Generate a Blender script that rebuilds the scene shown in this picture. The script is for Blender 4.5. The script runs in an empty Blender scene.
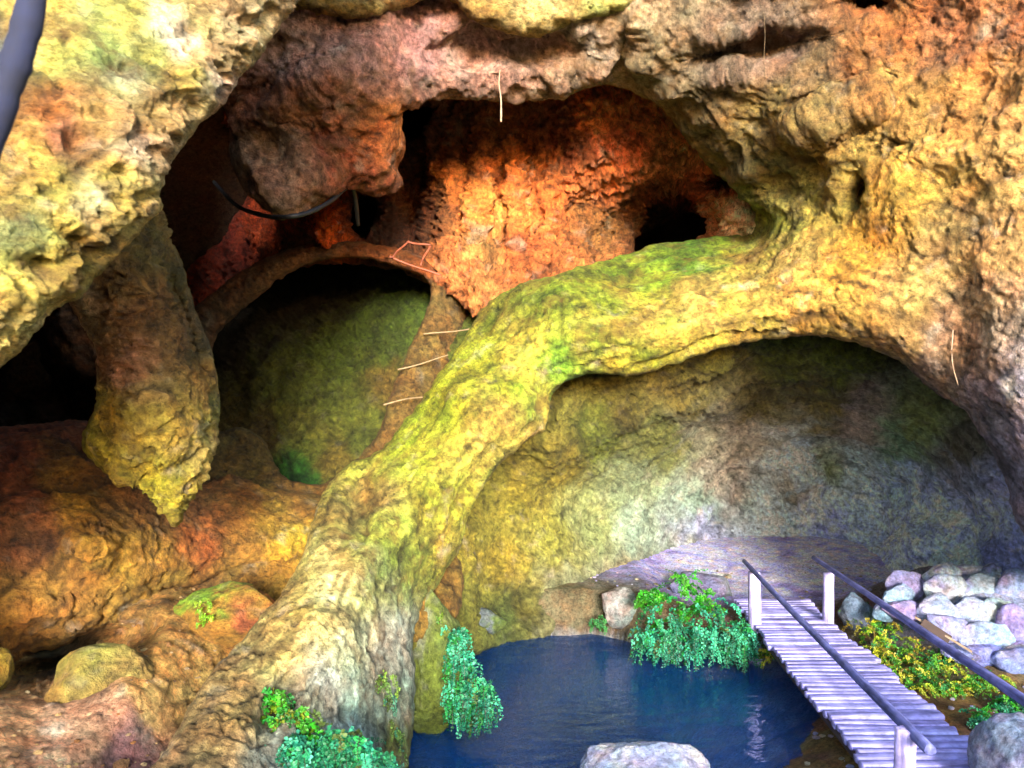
import bpy, math, random
import numpy as np
from mathutils import Vector, Matrix

rng = np.random.default_rng(7)
random.seed(11)
C = bpy.context.scene.collection
F = 768.0; CZ = 4.1; HOR = 400.0
PIT = math.atan((HOR-384.0)/F)
cp, sp = math.cos(PIT), math.sin(PIT)

# ------------------------------------------------------------------ helpers
def P(px, py, Y):
    """world point seen at (px,py) lying at forward distance Y"""
    px = np.asarray(px, float); py = np.asarray(py, float)
    u = (px-512)/F; v = (384-py)/F
    dy = cp - v*sp; dz = sp + v*cp
    s = Y/dy
    return np.stack([u*s, Y+0*u, CZ+dz*s], -1)
def V(px, py, Y): return Vector(P(px, py, Y).tolist())
def Yz(px, py, z):
    """distance at which the ray through a pixel meets height z"""
    v = (384-py)/F
    return (z-CZ)*(cp-v*sp)/(sp+v*cp)

def hash3(ix, iy, iz, seed):
    h = (ix.astype(np.int64)*374761393 + iy.astype(np.int64)*668265263 + iz.astype(np.int64)*2147483647 + seed*974634777) & 0xffffffff
    h = ((h ^ (h >> 13))*1274126177) & 0xffffffff
    return h ^ (h >> 16)
def noise(p, seed=0):
    """gradient noise about -1..1 on an (n,3) array"""
    p = np.asarray(p, float)
    i = np.floor(p).astype(np.int64); f = p-i
    w = f*f*f*(f*(f*6-15)+10)
    out = 0
    for dx in (0, 1):
        wx = w[:, 0] if dx else 1-w[:, 0]
        for dy in (0, 1):
            wy = w[:, 1] if dy else 1-w[:, 1]
            for dz in (0, 1):
                wz = w[:, 2] if dz else 1-w[:, 2]
                h = hash3(i[:, 0]+dx, i[:, 1]+dy, i[:, 2]+dz, seed)
                gx = (h & 1023)/511.5-1; gy = ((h >> 10) & 1023)/511.5-1; gz = ((h >> 20) & 1023)/511.5-1
                out = out + wx*wy*wz*(gx*(f[:, 0]-dx)+gy*(f[:, 1]-dy)+gz*(f[:, 2]-dz))
    return out*1.5
def fbm(p, octv=4, seed=0, ridge=False, gain=.5):
    a = 1.0; s = 0; t = 0; p = np.asarray(p, float)
    for k in range(octv):
        n = noise(p*(2.03**k)+k*7.3, seed+k*17)
        if ridge: n = 1-2*np.abs(n)
        s = s+a*n; t += a; a *= gain
    return s/t
def lin(c):
    c = np.asarray(c, float)
    return np.where(c <= .04045, c/12.92, ((c+.055)/1.055)**2.4)
def smooth(a, b, x):
    t = np.clip((x-a)/(b-a), 0, 1); return t*t*(3-2*t)
def rgb(s): return tuple(int(s[i:i+2], 16)/255 for i in (0, 2, 4))

def tag(o, label=None, cat=None, group=None, kind=None):
    if label: o['label'] = label
    if cat: o['category'] = cat
    if group: o['group'] = group
    if kind: o['kind'] = kind
    return o
def build(name, verts, faces, mat, parent=None, tint=None, smooth=True):
    me = bpy.data.meshes.new(name)
    me.from_pydata([tuple(v) for v in np.asarray(verts).tolist()], [], [tuple(f) for f in faces])
    me.update()
    if smooth: me.polygons.foreach_set('use_smooth', [True]*len(me.polygons))
    if tint is not None:
        a = me.color_attributes.new('tint', 'FLOAT_COLOR', 'POINT')
        t = np.ones((len(verts), 4), np.float32); t[:, :3] = tint
        a.data.foreach_set('color', t.ravel())
    if mat: me.materials.append(mat)
    o = bpy.data.objects.new(name, me); C.objects.link(o)
    if parent: o.parent = parent
    return o
def empty(name, loc):
    o = bpy.data.objects.new(name, None); o.location = loc; C.objects.link(o); o.empty_display_size = .2
    return o

# ------------------------------------------------------------------ materials
def nodes(name):
    m = bpy.data.materials.new(name); m.use_nodes = True
    nt = m.node_tree; b = nt.nodes['Principled BSDF']
    return m, nt, b
def N(nt, typ, **kw):
    n = nt.nodes.new(typ)
    for k, v in kw.items():
        if k.startswith('i_'):
            n.inputs[k[2:].replace('_', ' ')].default_value = v
        else: setattr(n, k, v)
    return n
def ramp(nt, fac, stops, interp='LINEAR'):
    r = nt.nodes.new('ShaderNodeValToRGB'); cr = r.color_ramp; cr.interpolation = interp
    while len(cr.elements) < len(stops): cr.elements.new(.5)
    for e, (p, c) in zip(cr.elements, stops):
        e.position = p; e.color = (c[0], c[1], c[2], 1) if not np.isscalar(c) else (c, c, c, 1)
    nt.links.new(fac, r.inputs[0]); return r.outputs[0]
def mix(nt, a, b, fac, mode='MIX'):
    m = nt.nodes.new('ShaderNodeMix'); m.data_type = 'RGBA'; m.blend_type = mode
    for k, x in ((6, a), (7, b)):
        if hasattr(x, 'default_value') or hasattr(x, 'is_output'): nt.links.new(x, m.inputs[k])
        else: m.inputs[k].default_value = (x[0], x[1], x[2], 1)
    if hasattr(fac, 'is_output'): nt.links.new(fac, m.inputs[0])
    else: m.inputs[0].default_value = fac
    return m.outputs[2]
def rock_mat(name, scale=1.0, bump=.05, contrast=1.0, rough=.85, stretch=(1, 1, 1), spec=.3, pits=.5, alt=None, altamt=.35, hue=.7):
    m, nt, b = nodes(name)
    L = nt.links
    geo = N(nt, 'ShaderNodeNewGeometry'); mp = N(nt, 'ShaderNodeMapping'); mp.inputs['Scale'].default_value = stretch
    L.new(geo.outputs['Position'], mp.inputs['Vector'])
    vec = mp.outputs[0]
    at = N(nt, 'ShaderNodeAttribute', attribute_name='tint')
    def nz(s, d=6, r=.6, dist=0.0):
        n = N(nt, 'ShaderNodeTexNoise', i_Scale=s*scale, i_Detail=d, i_Roughness=r, i_Distortion=dist); L.new(vec, n.inputs['Vector']); return n
    n1 = nz(2.1, 3, .65, 0); n2 = nz(11, 6, .8)
    k = contrast
    col = mix(nt, at.outputs['Color'], ramp(nt, n2.outputs[0], [(.33, 1-.72*k), (.5, 1), (.67, 1+.75*k)]), 1, 'MULTIPLY')
    col = mix(nt, col, ramp(nt, n1.outputs['Color'], [(.35, (1.25, .9, .75)), (.5, (1, 1, 1)), (.65, (.8, 1.08, 1.1))]), hue, 'MULTIPLY')
    if alt:
        f = ramp(nt, n1.outputs[0], [(.52, 0), (.62, altamt)])
        col = mix(nt, col, lin(alt), f)
    bp = N(nt, 'ShaderNodeBump'); bp.inputs['Strength'].default_value = 1; bp.inputs['Distance'].default_value = bump*2.2
    L.new(n2.outputs[0], bp.inputs['Height']); L.new(bp.outputs[0], b.inputs['Normal'])
    L.new(col, b.inputs['Base Color'])
    b.inputs['Roughness'].default_value = rough
    b.inputs['Specular IOR Level'].default_value = spec
    return m

M_arch = rock_mat('mossy_flowstone', 1.0, .085, 1.1, .8, pits=.4, alt=(.55, .38, .18), altamt=.3)
M_wall = rock_mat('cave_rock', 1.0, .10, 1.0, .85, pits=.8)
M_orange = rock_mat('iron_stained_rock', 1.1, .10, 1.2, .8, pits=1.0, stretch=(1, 1, .6))
M_near = rock_mat('pitted_travertine', 1.6, .07, 1.0, .85, pits=.9, stretch=(.8, .8, 1.6), alt=(.42, .30, .17), altamt=.5)
M_alcove = rock_mat('smooth_mossy_rock', 1.0, .075, .9, .85, pits=.3, hue=.3)
M_mass = rock_mat('brown_cave_rock', 1.0, .085, 1.0, .85, pits=.35)
M_soil = rock_mat('packed_soil', 2.2, .05, 1.0, .95, pits=.5)
M_stone = rock_mat('pale_limestone', 1.6, .05, .8, .85, pits=.3)

# ------------------------------------------------------------------ layered rock masses
def catmull(pts, n=6):
    pts = np.asarray(pts, float); m = len(pts); out = []
    t = np.linspace(0, 1, n, endpoint=False)[:, None]
    for i in range(m):
        a, b, c, d = pts[(i-1) % m], pts[i], pts[(i+1) % m], pts[(i+2) % m]
        out.append(.5*((2*b)+(-a+c)*t+(2*a-5*b+4*c-d)*t*t+(-a+3*b-3*c+d)*t**3))
    return np.vstack(out)
def sdist(x, y, poly):
    """signed distance, positive inside"""
    d2 = np.full(x.shape, 1e18); inside = np.zeros(x.shape, bool)
    m = len(poly)
    for i in range(m):
        ax, ay = poly[i]; bx, by = poly[(i+1) % m]
        ex, ey = bx-ax, by-ay; l2 = ex*ex+ey*ey
        if l2 < 1e-9: continue
        t = np.clip(((x-ax)*ex+(y-ay)*ey)/l2, 0, 1)
        d2 = np.minimum(d2, (x-ax-t*ex)**2+(y-ay-t*ey)**2)
        if (ay > by) != (ay < by) or ay != by:
            c = ((ay > y) != (by > y)) & (x < (bx-ax)*(y-ay)/(by-ay)+ax)
            inside ^= c
    return np.where(inside, 1, -1)*np.sqrt(d2)
def tps(ctrl):
    c = np.array([(a, b) for a, b, _ in ctrl], float)/100; q = np.array([1/v for *_, v in ctrl])
    n = len(c)
    def K(r2): return np.where(r2 > 1e-12, .5*r2*np.log(np.maximum(r2, 1e-12)), 0)
    A = np.zeros((n+3, n+3)); A[:n, :n] = K(((c[:, None]-c[None])**2).sum(-1))+np.eye(n)*.02
    A[:n, n] = 1; A[:n, n+1:] = c; A[n:, :n] = A[:n, n:].T
    w = np.linalg.solve(A, np.concatenate([q, np.zeros(3)]))
    def f(x, y):
        x = x/100; y = y/100
        s = w[n]+w[n+1]*x+w[n+2]*y
        for i in range(n): s = s+w[i]*K((x-c[i, 0])**2+(y-c[i, 1])**2)
        return 1/np.clip(s, 1/32., 1/1.5)
    return f
def colour_field(cols, x, y, p, warp=14, seed=50, gain=1.0, power=2.2):
    wx = x+warp*(fbm(p*.9, 4, seed)*2+fbm(p*3.5, 2, seed+9)); wy = y+warp*(fbm(p*.9, 4, seed+3)*2+fbm(p*3.5, 2, seed+13))
    num = 0; den = 0
    for c in cols:
        cx, cy, hx = c[:3]; wgt = c[3] if len(c) > 3 else 1
        w = wgt/(((wx-cx)**2+(wy-cy)**2+120)**power)*1e6
        num = num+w[:, None]*lin(rgb(hx))[None]; den = den+w
    return num/den[:, None]*gain
def mineral(pos, st, seed, dn, tint):
    """dark veins, mottling, grain and pale calcite patches in the rock's own colour"""
    pw = pos*st+noise(pos*1.3, seed+40)[:, None]*.35
    vein = np.clip(1-np.abs(noise(pw*1.15, seed+41))*10, 0, 1)*np.clip(noise(pos*.7, seed+46)*2+.5, 0, 1)
    vein2 = np.clip(1-np.abs(noise(pw*3.4, seed+42))*6, 0, 1)*np.clip(noise(pos*1.7, seed+47)*2+.4, 0, 1)
    mott = fbm(pos*2.6*st, 4, seed+43, gain=.75)
    fine = noise(pos*11*st, seed+44)*.5+noise(pos*23*st, seed+45)*.5
    pit = np.clip(fbm(pos*7*st, 2, seed+49)*5-1.6, 0, 1)
    pale = np.clip(fbm(pos*3.1*st+4, 4, seed+48, gain=.65)*3-.6, 0, 1)
    t = tint*np.clip((1-.6*dn*vein)*(1-.5*dn*vein2)*(1-.6*dn*pit)*(1+1.0*dn*mott)*(1+.8*dn*fine), .1, 3)[:, None]
    t = t*(1-.5*dn*pale)[:, None]+(.5*dn*pale*tint.mean(1)*1.9)[:, None]*np.array([1.15, 1.0, .78])
    return t, vein+vein2+pit
def layer(name, outline, holes, ctrl, cols, mat, step=3.0, curl=.5, edge_noise=4, disp=((.6, .25, 0), (2.2, .09, 0)), bumps=(), seed=1,
          gain=1.0, depthback=2.5, warp=14, flow=None, cook=None, stretch=(1, 1, 1), power=2.2, colmod=None, detail=1.0, vscale=1.0):
    poly = catmull(outline); hp = [catmull(h) for h in holes]
    x0, y0 = poly.min(0)-step*2; x1, y1 = poly.max(0)+step*2
    nx = int((x1-x0)/step)+1; ny = int((y1-y0)/step)+1
    X, Yp = np.meshgrid(x0+np.arange(nx)*step, y0+np.arange(ny)*step)
    x = X.ravel(); y = Yp.ravel()
    pp = np.stack([x/40, y/40, 0*x+seed*3.1], -1)
    s = sdist(x, y, poly)
    for h in hp: s = np.minimum(s, -sdist(x, y, h))
    s = s+edge_noise*(fbm(pp, 4, seed)+.35*noise(pp*5, seed+5))
    S = s.reshape(ny, nx)
    gy, gx = np.gradient(S, step)
    gl = np.maximum(np.hypot(gx, gy), .35)
    out = (s < 0)
    mv = np.where(out & (s > -step*2.2), -s, 0)
    x = x+mv*(gx/gl**2).ravel(); y = y+mv*(gy/gl**2).ravel()
    keepv = (s > -step*1.3)
    k = keepv.reshape(ny, nx)
    q = k[:-1, :-1] & k[1:, :-1] & k[:-1, 1:] & k[1:, 1:]
    anyin = (~out).reshape(ny, nx)
    q &= (anyin[:-1, :-1] | anyin[1:, :-1] | anyin[:-1, 1:] | anyin[1:, 1:])
    idx = np.arange(nx*ny).reshape(ny, nx)
    quads = np.stack([idx[:-1, :-1][q], idx[1:, :-1][q], idx[1:, 1:][q], idx[:-1, 1:][q]], -1)
    used = np.unique(quads); remap = -np.ones(nx*ny, np.int64); remap[used] = np.arange(len(used)); quads = remap[quads]
    x = x[used]; y = y[used]; s = np.maximum(s[used], 0)
    Y = tps(ctrl)(x, y)
    for bx, by, rx, ry, ang, amp in bumps:
        ca, sa = math.cos(math.radians(ang)), math.sin(math.radians(ang))
        u = ((x-bx)*ca+(y-by)*sa)/rx; v = (-(x-bx)*sa+(y-by)*ca)/ry
        Y = Y+amp*np.exp(-(u*u+v*v)**1.5)
    d = s*Y/F
    e = np.clip(curl-d, 0, curl); off = curl-np.sqrt(np.maximum(curl*curl-e*e, 0))
    Y = Y+off*1.3
    pos = P(x, y, Y)
    # approximate normals from the smooth mesh
    nrm = np.zeros_like(pos)
    a, b, c, dd = (pos[quads[:, j]] for j in range(4))
    fn = np.cross(c-a, dd-b)
    for j in range(4): np.add.at(nrm, quads[:, j], fn)
    nrm /= np.maximum(np.linalg.norm(nrm, axis=1), 1e-9)[:, None]
    if (nrm[:, 1].mean()) > 0: nrm = -nrm; quads = quads[:, ::-1]
    st = np.array(stretch)
    h = 0
    for fr, am, kind in disp:
        if kind == 0: hh = fbm(pos*fr*st, 4, seed+11)
        elif kind == 1: hh = fbm(pos*fr*st, 4, seed+21, ridge=True)-.3
        elif kind == 2: hh = -np.abs(fbm(pos*fr*st, 3, seed+31))*2+.4
        elif kind == 3:   # chipped plates with sharp breaks
            mm = fbm(pos*fr*st, 4, seed+33)*5+pos[:, 2]*fr*.7; fl_ = np.floor(mm); rr = mm-fl_; tt = np.clip((rr-.7)/.3, 0, 1)
            hh = (fl_+tt*tt*(3-2*tt)-mm)+.5
        else:             # tilted beds: steps with undercut edges
            mm = pos[:, 2]*fr+pos[:, 0]*fr*.25+fbm(pos*.9, 4, seed+35)*2.6; rr = mm-np.floor(mm)
            hh = np.where(rr < .85, rr/.85, (1-rr)/.15)-.5
        h = h+am*hh
    if flow is not None:
        h = h+flow(x, y, s, pos)
    fade = np.clip(s/6, 0.15, 1)
    tint = colour_field(cols, x, y, pos, warp, seed+60, gain, power)
    if colmod is not None: tint = colmod(x, y, s, pos, tint)
    tint, vv = mineral(pos, st, seed, detail, tint)
    h = h-.03*detail*vv*vscale
    pos = pos+nrm*(h*fade)[:, None]
    # skirt going back from every border edge so the mass has a real body
    eds = np.concatenate([quads[:, [0, 1]], quads[:, [1, 2]], quads[:, [2, 3]], quads[:, [3, 0]]])
    es = np.sort(eds, 1); key = es[:, 0]*10000000+es[:, 1]
    u, inv, cnt = np.unique(key, return_inverse=True, return_counts=True)
    be = eds[cnt[inv] == 1]
    bv = np.unique(be); n0 = len(pos); loc = {int(v): i for i, v in enumerate(bv)}
    rays = pos[bv]-np.array([0, 0, CZ]); rays /= np.linalg.norm(rays, axis=1)[:, None]
    inn = np.zeros((len(bv), 3))
    cen = nrm[bv]
    allp = [pos]; allt = [tint]; faces = quads.tolist()
    prev = {int(v): int(v) for v in bv}
    for r_, (bk, nn) in enumerate(((.5*depthback, .10), (depthback, .3))):
        np_ = pos[bv]+rays*bk-cen*nn*depthback*.3
        np_ += (fbm(np_*1.3, 3, seed+90)*.12)[:, None]*cen
        base = n0+r_*len(bv)
        allp.append(np_); allt.append(tint[bv])
        cur = {int(v): base+i for i, v in enumerate(bv)}
        for e0, e1 in be.tolist(): faces.append((e1, e0, cur[e0], cur[e1]) if r_ == 0 else (prev[e1], prev[e0], cur[e0], cur[e1]))
        prev = cur
    pos = np.vstack(allp); tint = np.clip(np.vstack(allt), .004, .85)
    return build(name, pos, faces, mat, tint=tint)

# ---- the great arch, the right wall and the ceiling: one continuous body of rock
arch_out = [(40, 880), (150, 768), (185, 715), (215, 670), (255, 625), (285, 588), (306, 545), (320, 500), (342, 468), (376, 452), (408, 418), (443, 368), (472, 325), (503, 291),
            (560, 274), (630, 252), (700, 238), (753, 229), (745, 198), (715, 172), (690, 140), (665, 112), (635, 92), (600, 84), (560, 96), (505, 100), (445, 98), (409, 106), (401, 124), (406, 146), (397, 168), (400, 186),
            (375, 196), (345, 188), (318, 204), (288, 218), (262, 208), (240, 185), (230, 150), (228, 118), (214, 90), (190, 30), (150, -60), (170, -130),
            (600, -130), (1280, -120), (1300, 300), (1300, 560), (1150, 600), (1060, 585), (1021, 530), (1000, 470), (968, 415), (930, 388), (880, 352), (830, 338), (780, 338), (720, 350), (640, 373),
            (575, 377), (550, 398), (546, 425), (515, 450), (484, 486), (472, 513), (460, 548), (438, 582), (420, 610), (412, 650), (414, 700), (408, 768), (400, 880)]
arch_ctrl = [(150, 768, 4.8), (60, 860, 4.2), (300, 768, 5.7), (400, 768, 7.3), (300, 860, 5.3), (220, 670, 6.3), (330, 650, 6.7), (400, 650, 8.1), (308, 548, 8.2), (262, 615, 7.3), (370, 560, 8.0), (402, 575, 8.7), (345, 470, 10.0),
             (420, 480, 9.0), (470, 510, 9.8), (400, 415, 10.8), (470, 400, 9.5), (545, 410, 10.1), (470, 315, 12), (560, 310, 10.3), (565, 372, 10.2), (630, 252, 12.6), (620, 310, 10.2), (700, 250, 12.2),
             (700, 300, 10.3), (640, 370, 10.2), (752, 228, 12.3), (780, 335, 10.1), (780, 280, 10.1), (850, 280, 9.4), (850, 230, 10.2), (900, 340, 9.2), (1000, 400, 8.4), (1024, 540, 8.8), (965, 410, 9.2), (1024, 200, 8.2),
             (900, 150, 9.4), (800, 150, 10.2), (760, 200, 11.2), (700, 100, 10.6), (620, 60, 10.2), (850, 20, 9.3), (1024, 0, 8.1), (500, 60, 10.2), (350, 80, 9.7), (290, 200, 10), (245, 120, 10.2), (380, 180, 10.8),
             (400, 20, 9.9), (600, 0, 9.8), (1200, 300, 7.2), (1200, 600, 8), (1200, -100, 7.2), (600, -130, 9), (200, -100, 8.6)]
arch_cols = [(170, 760, 'b98c5a'), (230, 700, 'c09a5e'), (280, 640, 'e0c878'), (200, 730, 'b8965c'), (320, 700, 'c8c8a8'), (350, 740, 'b8d0d0'), (330, 690, 'd8d8c8'), (395, 650, 'c8ccb8'), (380, 700, 'b0c0a8'), (300, 760, 'a8b4a8'), (400, 740, '8b8a3c'),
             (340, 600, 'f0e498'), (370, 640, 'ece8b8'), (300, 600, 'd8bc68'), (345, 520, '9c8a48'), (372, 500, 'a58f4a'), (330, 500, 'cfc35a'), (385, 580, 'a8b06a'), (395, 540, 'c4cf52'), (360, 470, 'c5c84a'),
             (410, 440, 'd6e03c', 1.5), (430, 400, 'd9e233', 1.5), (440, 460, 'cfc44c'), (450, 510, 'bfc33a'), (420, 560, '9aa83c'), (440, 550, 'b9b33e'), (470, 360, 'd8dd3c'), (480, 430, 'cdb451'), (500, 400, 'd3bf52'), (520, 350, 'd9cb4e'), (510, 430, 'c3b04c'),
             (490, 300, '9c9a38'), (520, 290, '8f9b30'), (560, 290, '8f9f2c'), (620, 262, '779422'), (690, 250, '6b9420'), (720, 240, '7fa023'), (600, 290, 'a6b830'), (650, 280, 'a0c030', 1.3), (540, 375, '9fbf35'), (560, 365, '86b52e', 1.3), (580, 350, 'b5b940'),
             (600, 320, 'd8c552'), (650, 320, 'd9b754'), (700, 300, 'e3c461'), (640, 360, 'c9c33c'), (700, 340, 'd3bd45'), (750, 300, 'e6c25a'), (800, 300, 'e6b555'), (760, 330, 'd3b048'), (800, 260, 'e8c264'), (850, 270, 'dfa53c'), (880, 250, 'd69a34'),
             (780, 235, 'a3a83a'), (740, 215, '8e9440'), (820, 220, 'b3a347'), (900, 290, 'deb062'), (950, 250, 'dcb06a'), (1000, 250, 'd9aa68'), (850, 320, 'd9a94c'), (900, 350, 'c29a5c'), (950, 340, 'b39070'), (1000, 320, 'c0a08a'), (940, 380, '9a8478'),
             (1000, 400, 'a99aa8'), (1020, 450, 'a49cb8'), (1015, 500, '9c94b4'), (1040, 350, 'b5a0a0'), (980, 300, 'd7a87a'), (1024, 180, 'e8b468'), (950, 180, 'e8b45c'), (900, 200, 'e4b44c'), (850, 170, 'd0a850'), (800, 160, '84783f', 1.2), (790, 200, '8f8340'), (830, 130, 'b39255'),
             (760, 120, 'a08448'), (700, 120, '7f6c46'), (720, 60, '9c8470'), (740, 160, '6e6038'), (660, 60, '988464'), (640, 30, 'a48f70'), (780, 40, '9c8070'), (820, 60, '8f704c'), (860, 60, 'bd7a44'), (900, 20, 'b87038'), (950, 40, 'a87048'), (1010, 20, 'c07848'), (960, 100, 'dca055'), (900, 100, 'dca858'), (1010, 100, 'e0a460'),
             (590, 60, '9c8878'), (540, 70, '9c8072'), (480, 60, 'a07c70'), (420, 50, '9c7470'), (360, 50, 'a07468'), (300, 60, 'a07868'), (340, 90, '8a5740'), (260, 110, '7d4c34'), (300, 120, '8d5a3c'), (280, 160, '86624a'), (320, 150, '7c4634'), (370, 140, 'a0552c'), (390, 120, 'b5652e'), (350, 175, '8f4a34'), (300, 190, '9c6a50'), (245, 160, '8a6a54'), (285, 210, 'a98470'), (500, 90, '8c6c60'), (450, 90, '8c6c60')]
def arch_flow(x, y, s, p):
    w = np.clip((y-150)/80, 0, 1)*np.clip((900-x)/150, 0, 1)
    st = noise(np.stack([s/9+noise(p*.8, 3)*1.2, x/85, y/85], -1), 71)*.055+noise(np.stack([s/4+noise(p*1.1, 5)*1.2, x/50, y/50], -1), 72)*.025
    w2 = 1-np.clip((y-180)/80, 0, 1)
    w = w*np.clip((640-y)/120, .25, 1)
    return st*w+w2*(fbm(p*1.1, 4, 77, ridge=True)-.3)*.22
def arch_colmod(x, y, s, p, t):
    w = np.clip((y-200)/60, 0, 1)[:, None]
    st = noise(np.stack([s/7+noise(p*.9, 4)*1.5, x/70, y/70], -1), 73)[:, None]
    st2 = noise(np.stack([s/3.2, x/45, y/45], -1), 74)[:, None]
    t = t*(1+w*(.6*st+.5*st2))
    ft = np.clip((640-y)/90, .2, 1)[:, None]
    moss = np.clip(fbm(p*1.3, 4, 81)*2.2-.1, 0, 1)[:, None]*w*ft*np.clip((820-x)/120, 0, 1)[:, None]
    t = t*(1-moss*.75)+lin(rgb('8fae22'))*1.0*G_ARCH*moss*.75
    t = t*(1+.9*np.clip((230-y)/60, 0, 1)*np.clip((700-x)/150, 0, 1))[:, None]  # upper left lightened in the colour to offset the roof's shadow
    och = np.clip(fbm(p*1.0+9, 4, 83)*2.4-.35, 0, 1)[:, None]*ft
    t = t*(1-och*.5)+lin(rgb('b0783c'))*G_ARCH*och*.5
    return t
G_ARCH = .60
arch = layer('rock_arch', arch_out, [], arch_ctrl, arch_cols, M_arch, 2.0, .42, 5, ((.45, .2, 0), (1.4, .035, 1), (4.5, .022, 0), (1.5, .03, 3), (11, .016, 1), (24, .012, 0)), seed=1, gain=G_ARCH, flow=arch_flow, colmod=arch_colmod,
             bumps=[(360, 505, 16, 34, 15, .5), (795, 180, 40, 25, 0, .4), (760, 45, 60, 14, -8, .5), (865, 3, 22, 12, 0, 1.2), (862, 190, 10, 26, 0, .5), (830, 115, 60, 16, -20, -.3), (880, 200, 60, 40, 30, -.2),
                    (520, 50, 90, 18, 0, .3), (300, 90, 70, 16, -30, -.2), (950, 310, 30, 60, 0, .2), (620, 65, 14, 40, 10, .4), (330, 140, 30, 30, 0, .15), (700, 200, 20, 50, 35, .3), (330, 720, 25, 40, 30, .2), (280, 700, 12, 40, 30, .3)], depthback=2.2)
tag(arch, 'huge yellow-green mossy natural rock arch joined to the right cave wall', 'rock arch')

# ---- near wall, upper left
near_out = [(-420, -260), (330, -260), (345, -60), (300, 0), (283, 22), (262, 55), (240, 80), (216, 112), (190, 140), (170, 165), (163, 195), (160, 215), (134, 238), (112, 262), (92, 285), (78, 300), (58, 306), (30, 335), (0, 365), (-80, 400), (-420, 520)]
near_cols = [(175, 40, 'e4dcc0'), (230, 90, 'e0c8b0'), (130, 80, 'e8dcb0'), (70, 130, 'c08060'), (140, 150, 'e8c8a8'), (25, 225, '9c9c70'), (60, 320, 'ecdc98'), (110, 205, 'ece0a8'), (20, 20, 'c9b45a'), (60, 60, 'b9b25a'), (120, 20, 'c3bf62'), (150, 60, 'b9c66a'), (100, 50, 'a9b868'), (200, 20, 'd3b873'), (250, 20, 'd6b98a'), (180, 80, 'c5ad55'), (240, 60, 'cdb27c'), (60, 100, 'b8793c'), (100, 110, 'c59a5a'), (30, 120, 'c0924a'),
             (150, 120, 'd1ab68'), (200, 110, 'd6b47a'), (40, 150, 'c39a4a'), (90, 160, '9a7a48'), (60, 190, 'b9a44a'), (120, 180, 'c9ac52'), (20, 200, 'b0944a'), (160, 160, 'd8b988'), (30, 240, '8c8a50'), (80, 230, 'b3a048'), (130, 210, 'cfae50'), (20, 280, 'd3b653'), (70, 260, 'c3b04e'), (10, 330, 'dcc26a'), (50, 290, 'd8bd62'), (100, 265, 'a98d40'), (0, 60, '8fa0b0'), (-60, 100, '90a0a8')]
def near_flow(x, y, s, p):
    q = p*np.array([1.6, 1.6, 6.0]); a = noise(q+noise(p*2, 8)[:, None]*.8, 91)
    ledge = -np.clip(a-.15, 0, 1)*.22
    pit = -np.clip(noise(p*np.array([5, 5, 9.]), 93)-.3, 0, 1)*.12
    fp = -np.clip(noise(p*np.array([11, 11, 20.])+noise(p*4, 97)[:, None]*.6, 98)-.28, 0, 1)*.08
    return ledge+pit+fp
def near_colmod(x, y, s, p, t):
    g = np.clip(fbm(p*2.2, 4, 95)*2.5-.2, 0, 1)[:, None]
    t = t*(1-.3*g)+lin(rgb('a8c060'))*.3*g
    o = np.clip(fbm(p*3.0+5, 4, 96)*2.8-.5, 0, 1)[:, None]
    return t*(1-.5*o)+lin(rgb('b06a38'))*.8*.5*o
near = layer('cave_wall', near_out, [], [(0, 200, 3.7), (0, 0, 4.0), (100, 100, 4.1), (200, 50, 4.6), (285, 15, 5.0), (165, 200, 4.3), (80, 290, 3.9), (0, 360, 3.5), (120, 230, 4.1), (-300, 0, 3.4), (-300, 400, 3.0), (300, -200, 5.4), (0, -200, 4.5)],
             near_cols, M_near, 2.2, .35, 6, ((1.2, .08, 0), (3.2, .02, 3), (2.6, .05, 4), (10, .022, 1), (24, .016, 1), (45, .008, 0)), seed=3, gain=.8, flow=near_flow, colmod=near_colmod, depthback=1.2)
tag(near, kind='structure', label='near yellow pitted rock wall filling the upper left', cat='cave wall')

# ---- closest part of the roof, top edge
roof_out = [(200, -60), (285, 6), (330, 20), (380, 16), (432, -2), (455, 2), (480, 24), (520, 36), (548, 34), (590, 19), (650, 13), (715, 4), (800, 0), (900, -20), (1000, -60), (900, -130), (600, -110), (300, -100)]
roof = layer('cave_ceiling', roof_out, [], [(300, 10, 9.2), (500, 30, 9.6), (700, 0, 9.4), (500, -100, 9.2), (1000, -50, 8.4)],
             [(300, 10, 'b8964e'), (400, 5, 'c0a268'), (520, 20, 'cbb070'), (620, 10, 'a8a860'), (700, 0, '9aa078'), (480, 10, 'b9904e')], M_near, 3.0, .35, 6, ((.9, .15, 0), (3, .07, 1)), seed=4, gain=.95, depthback=1.4)
tag(roof, kind='structure', label='pale tan lip of the cave roof along the top', cat='ceiling')

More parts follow.
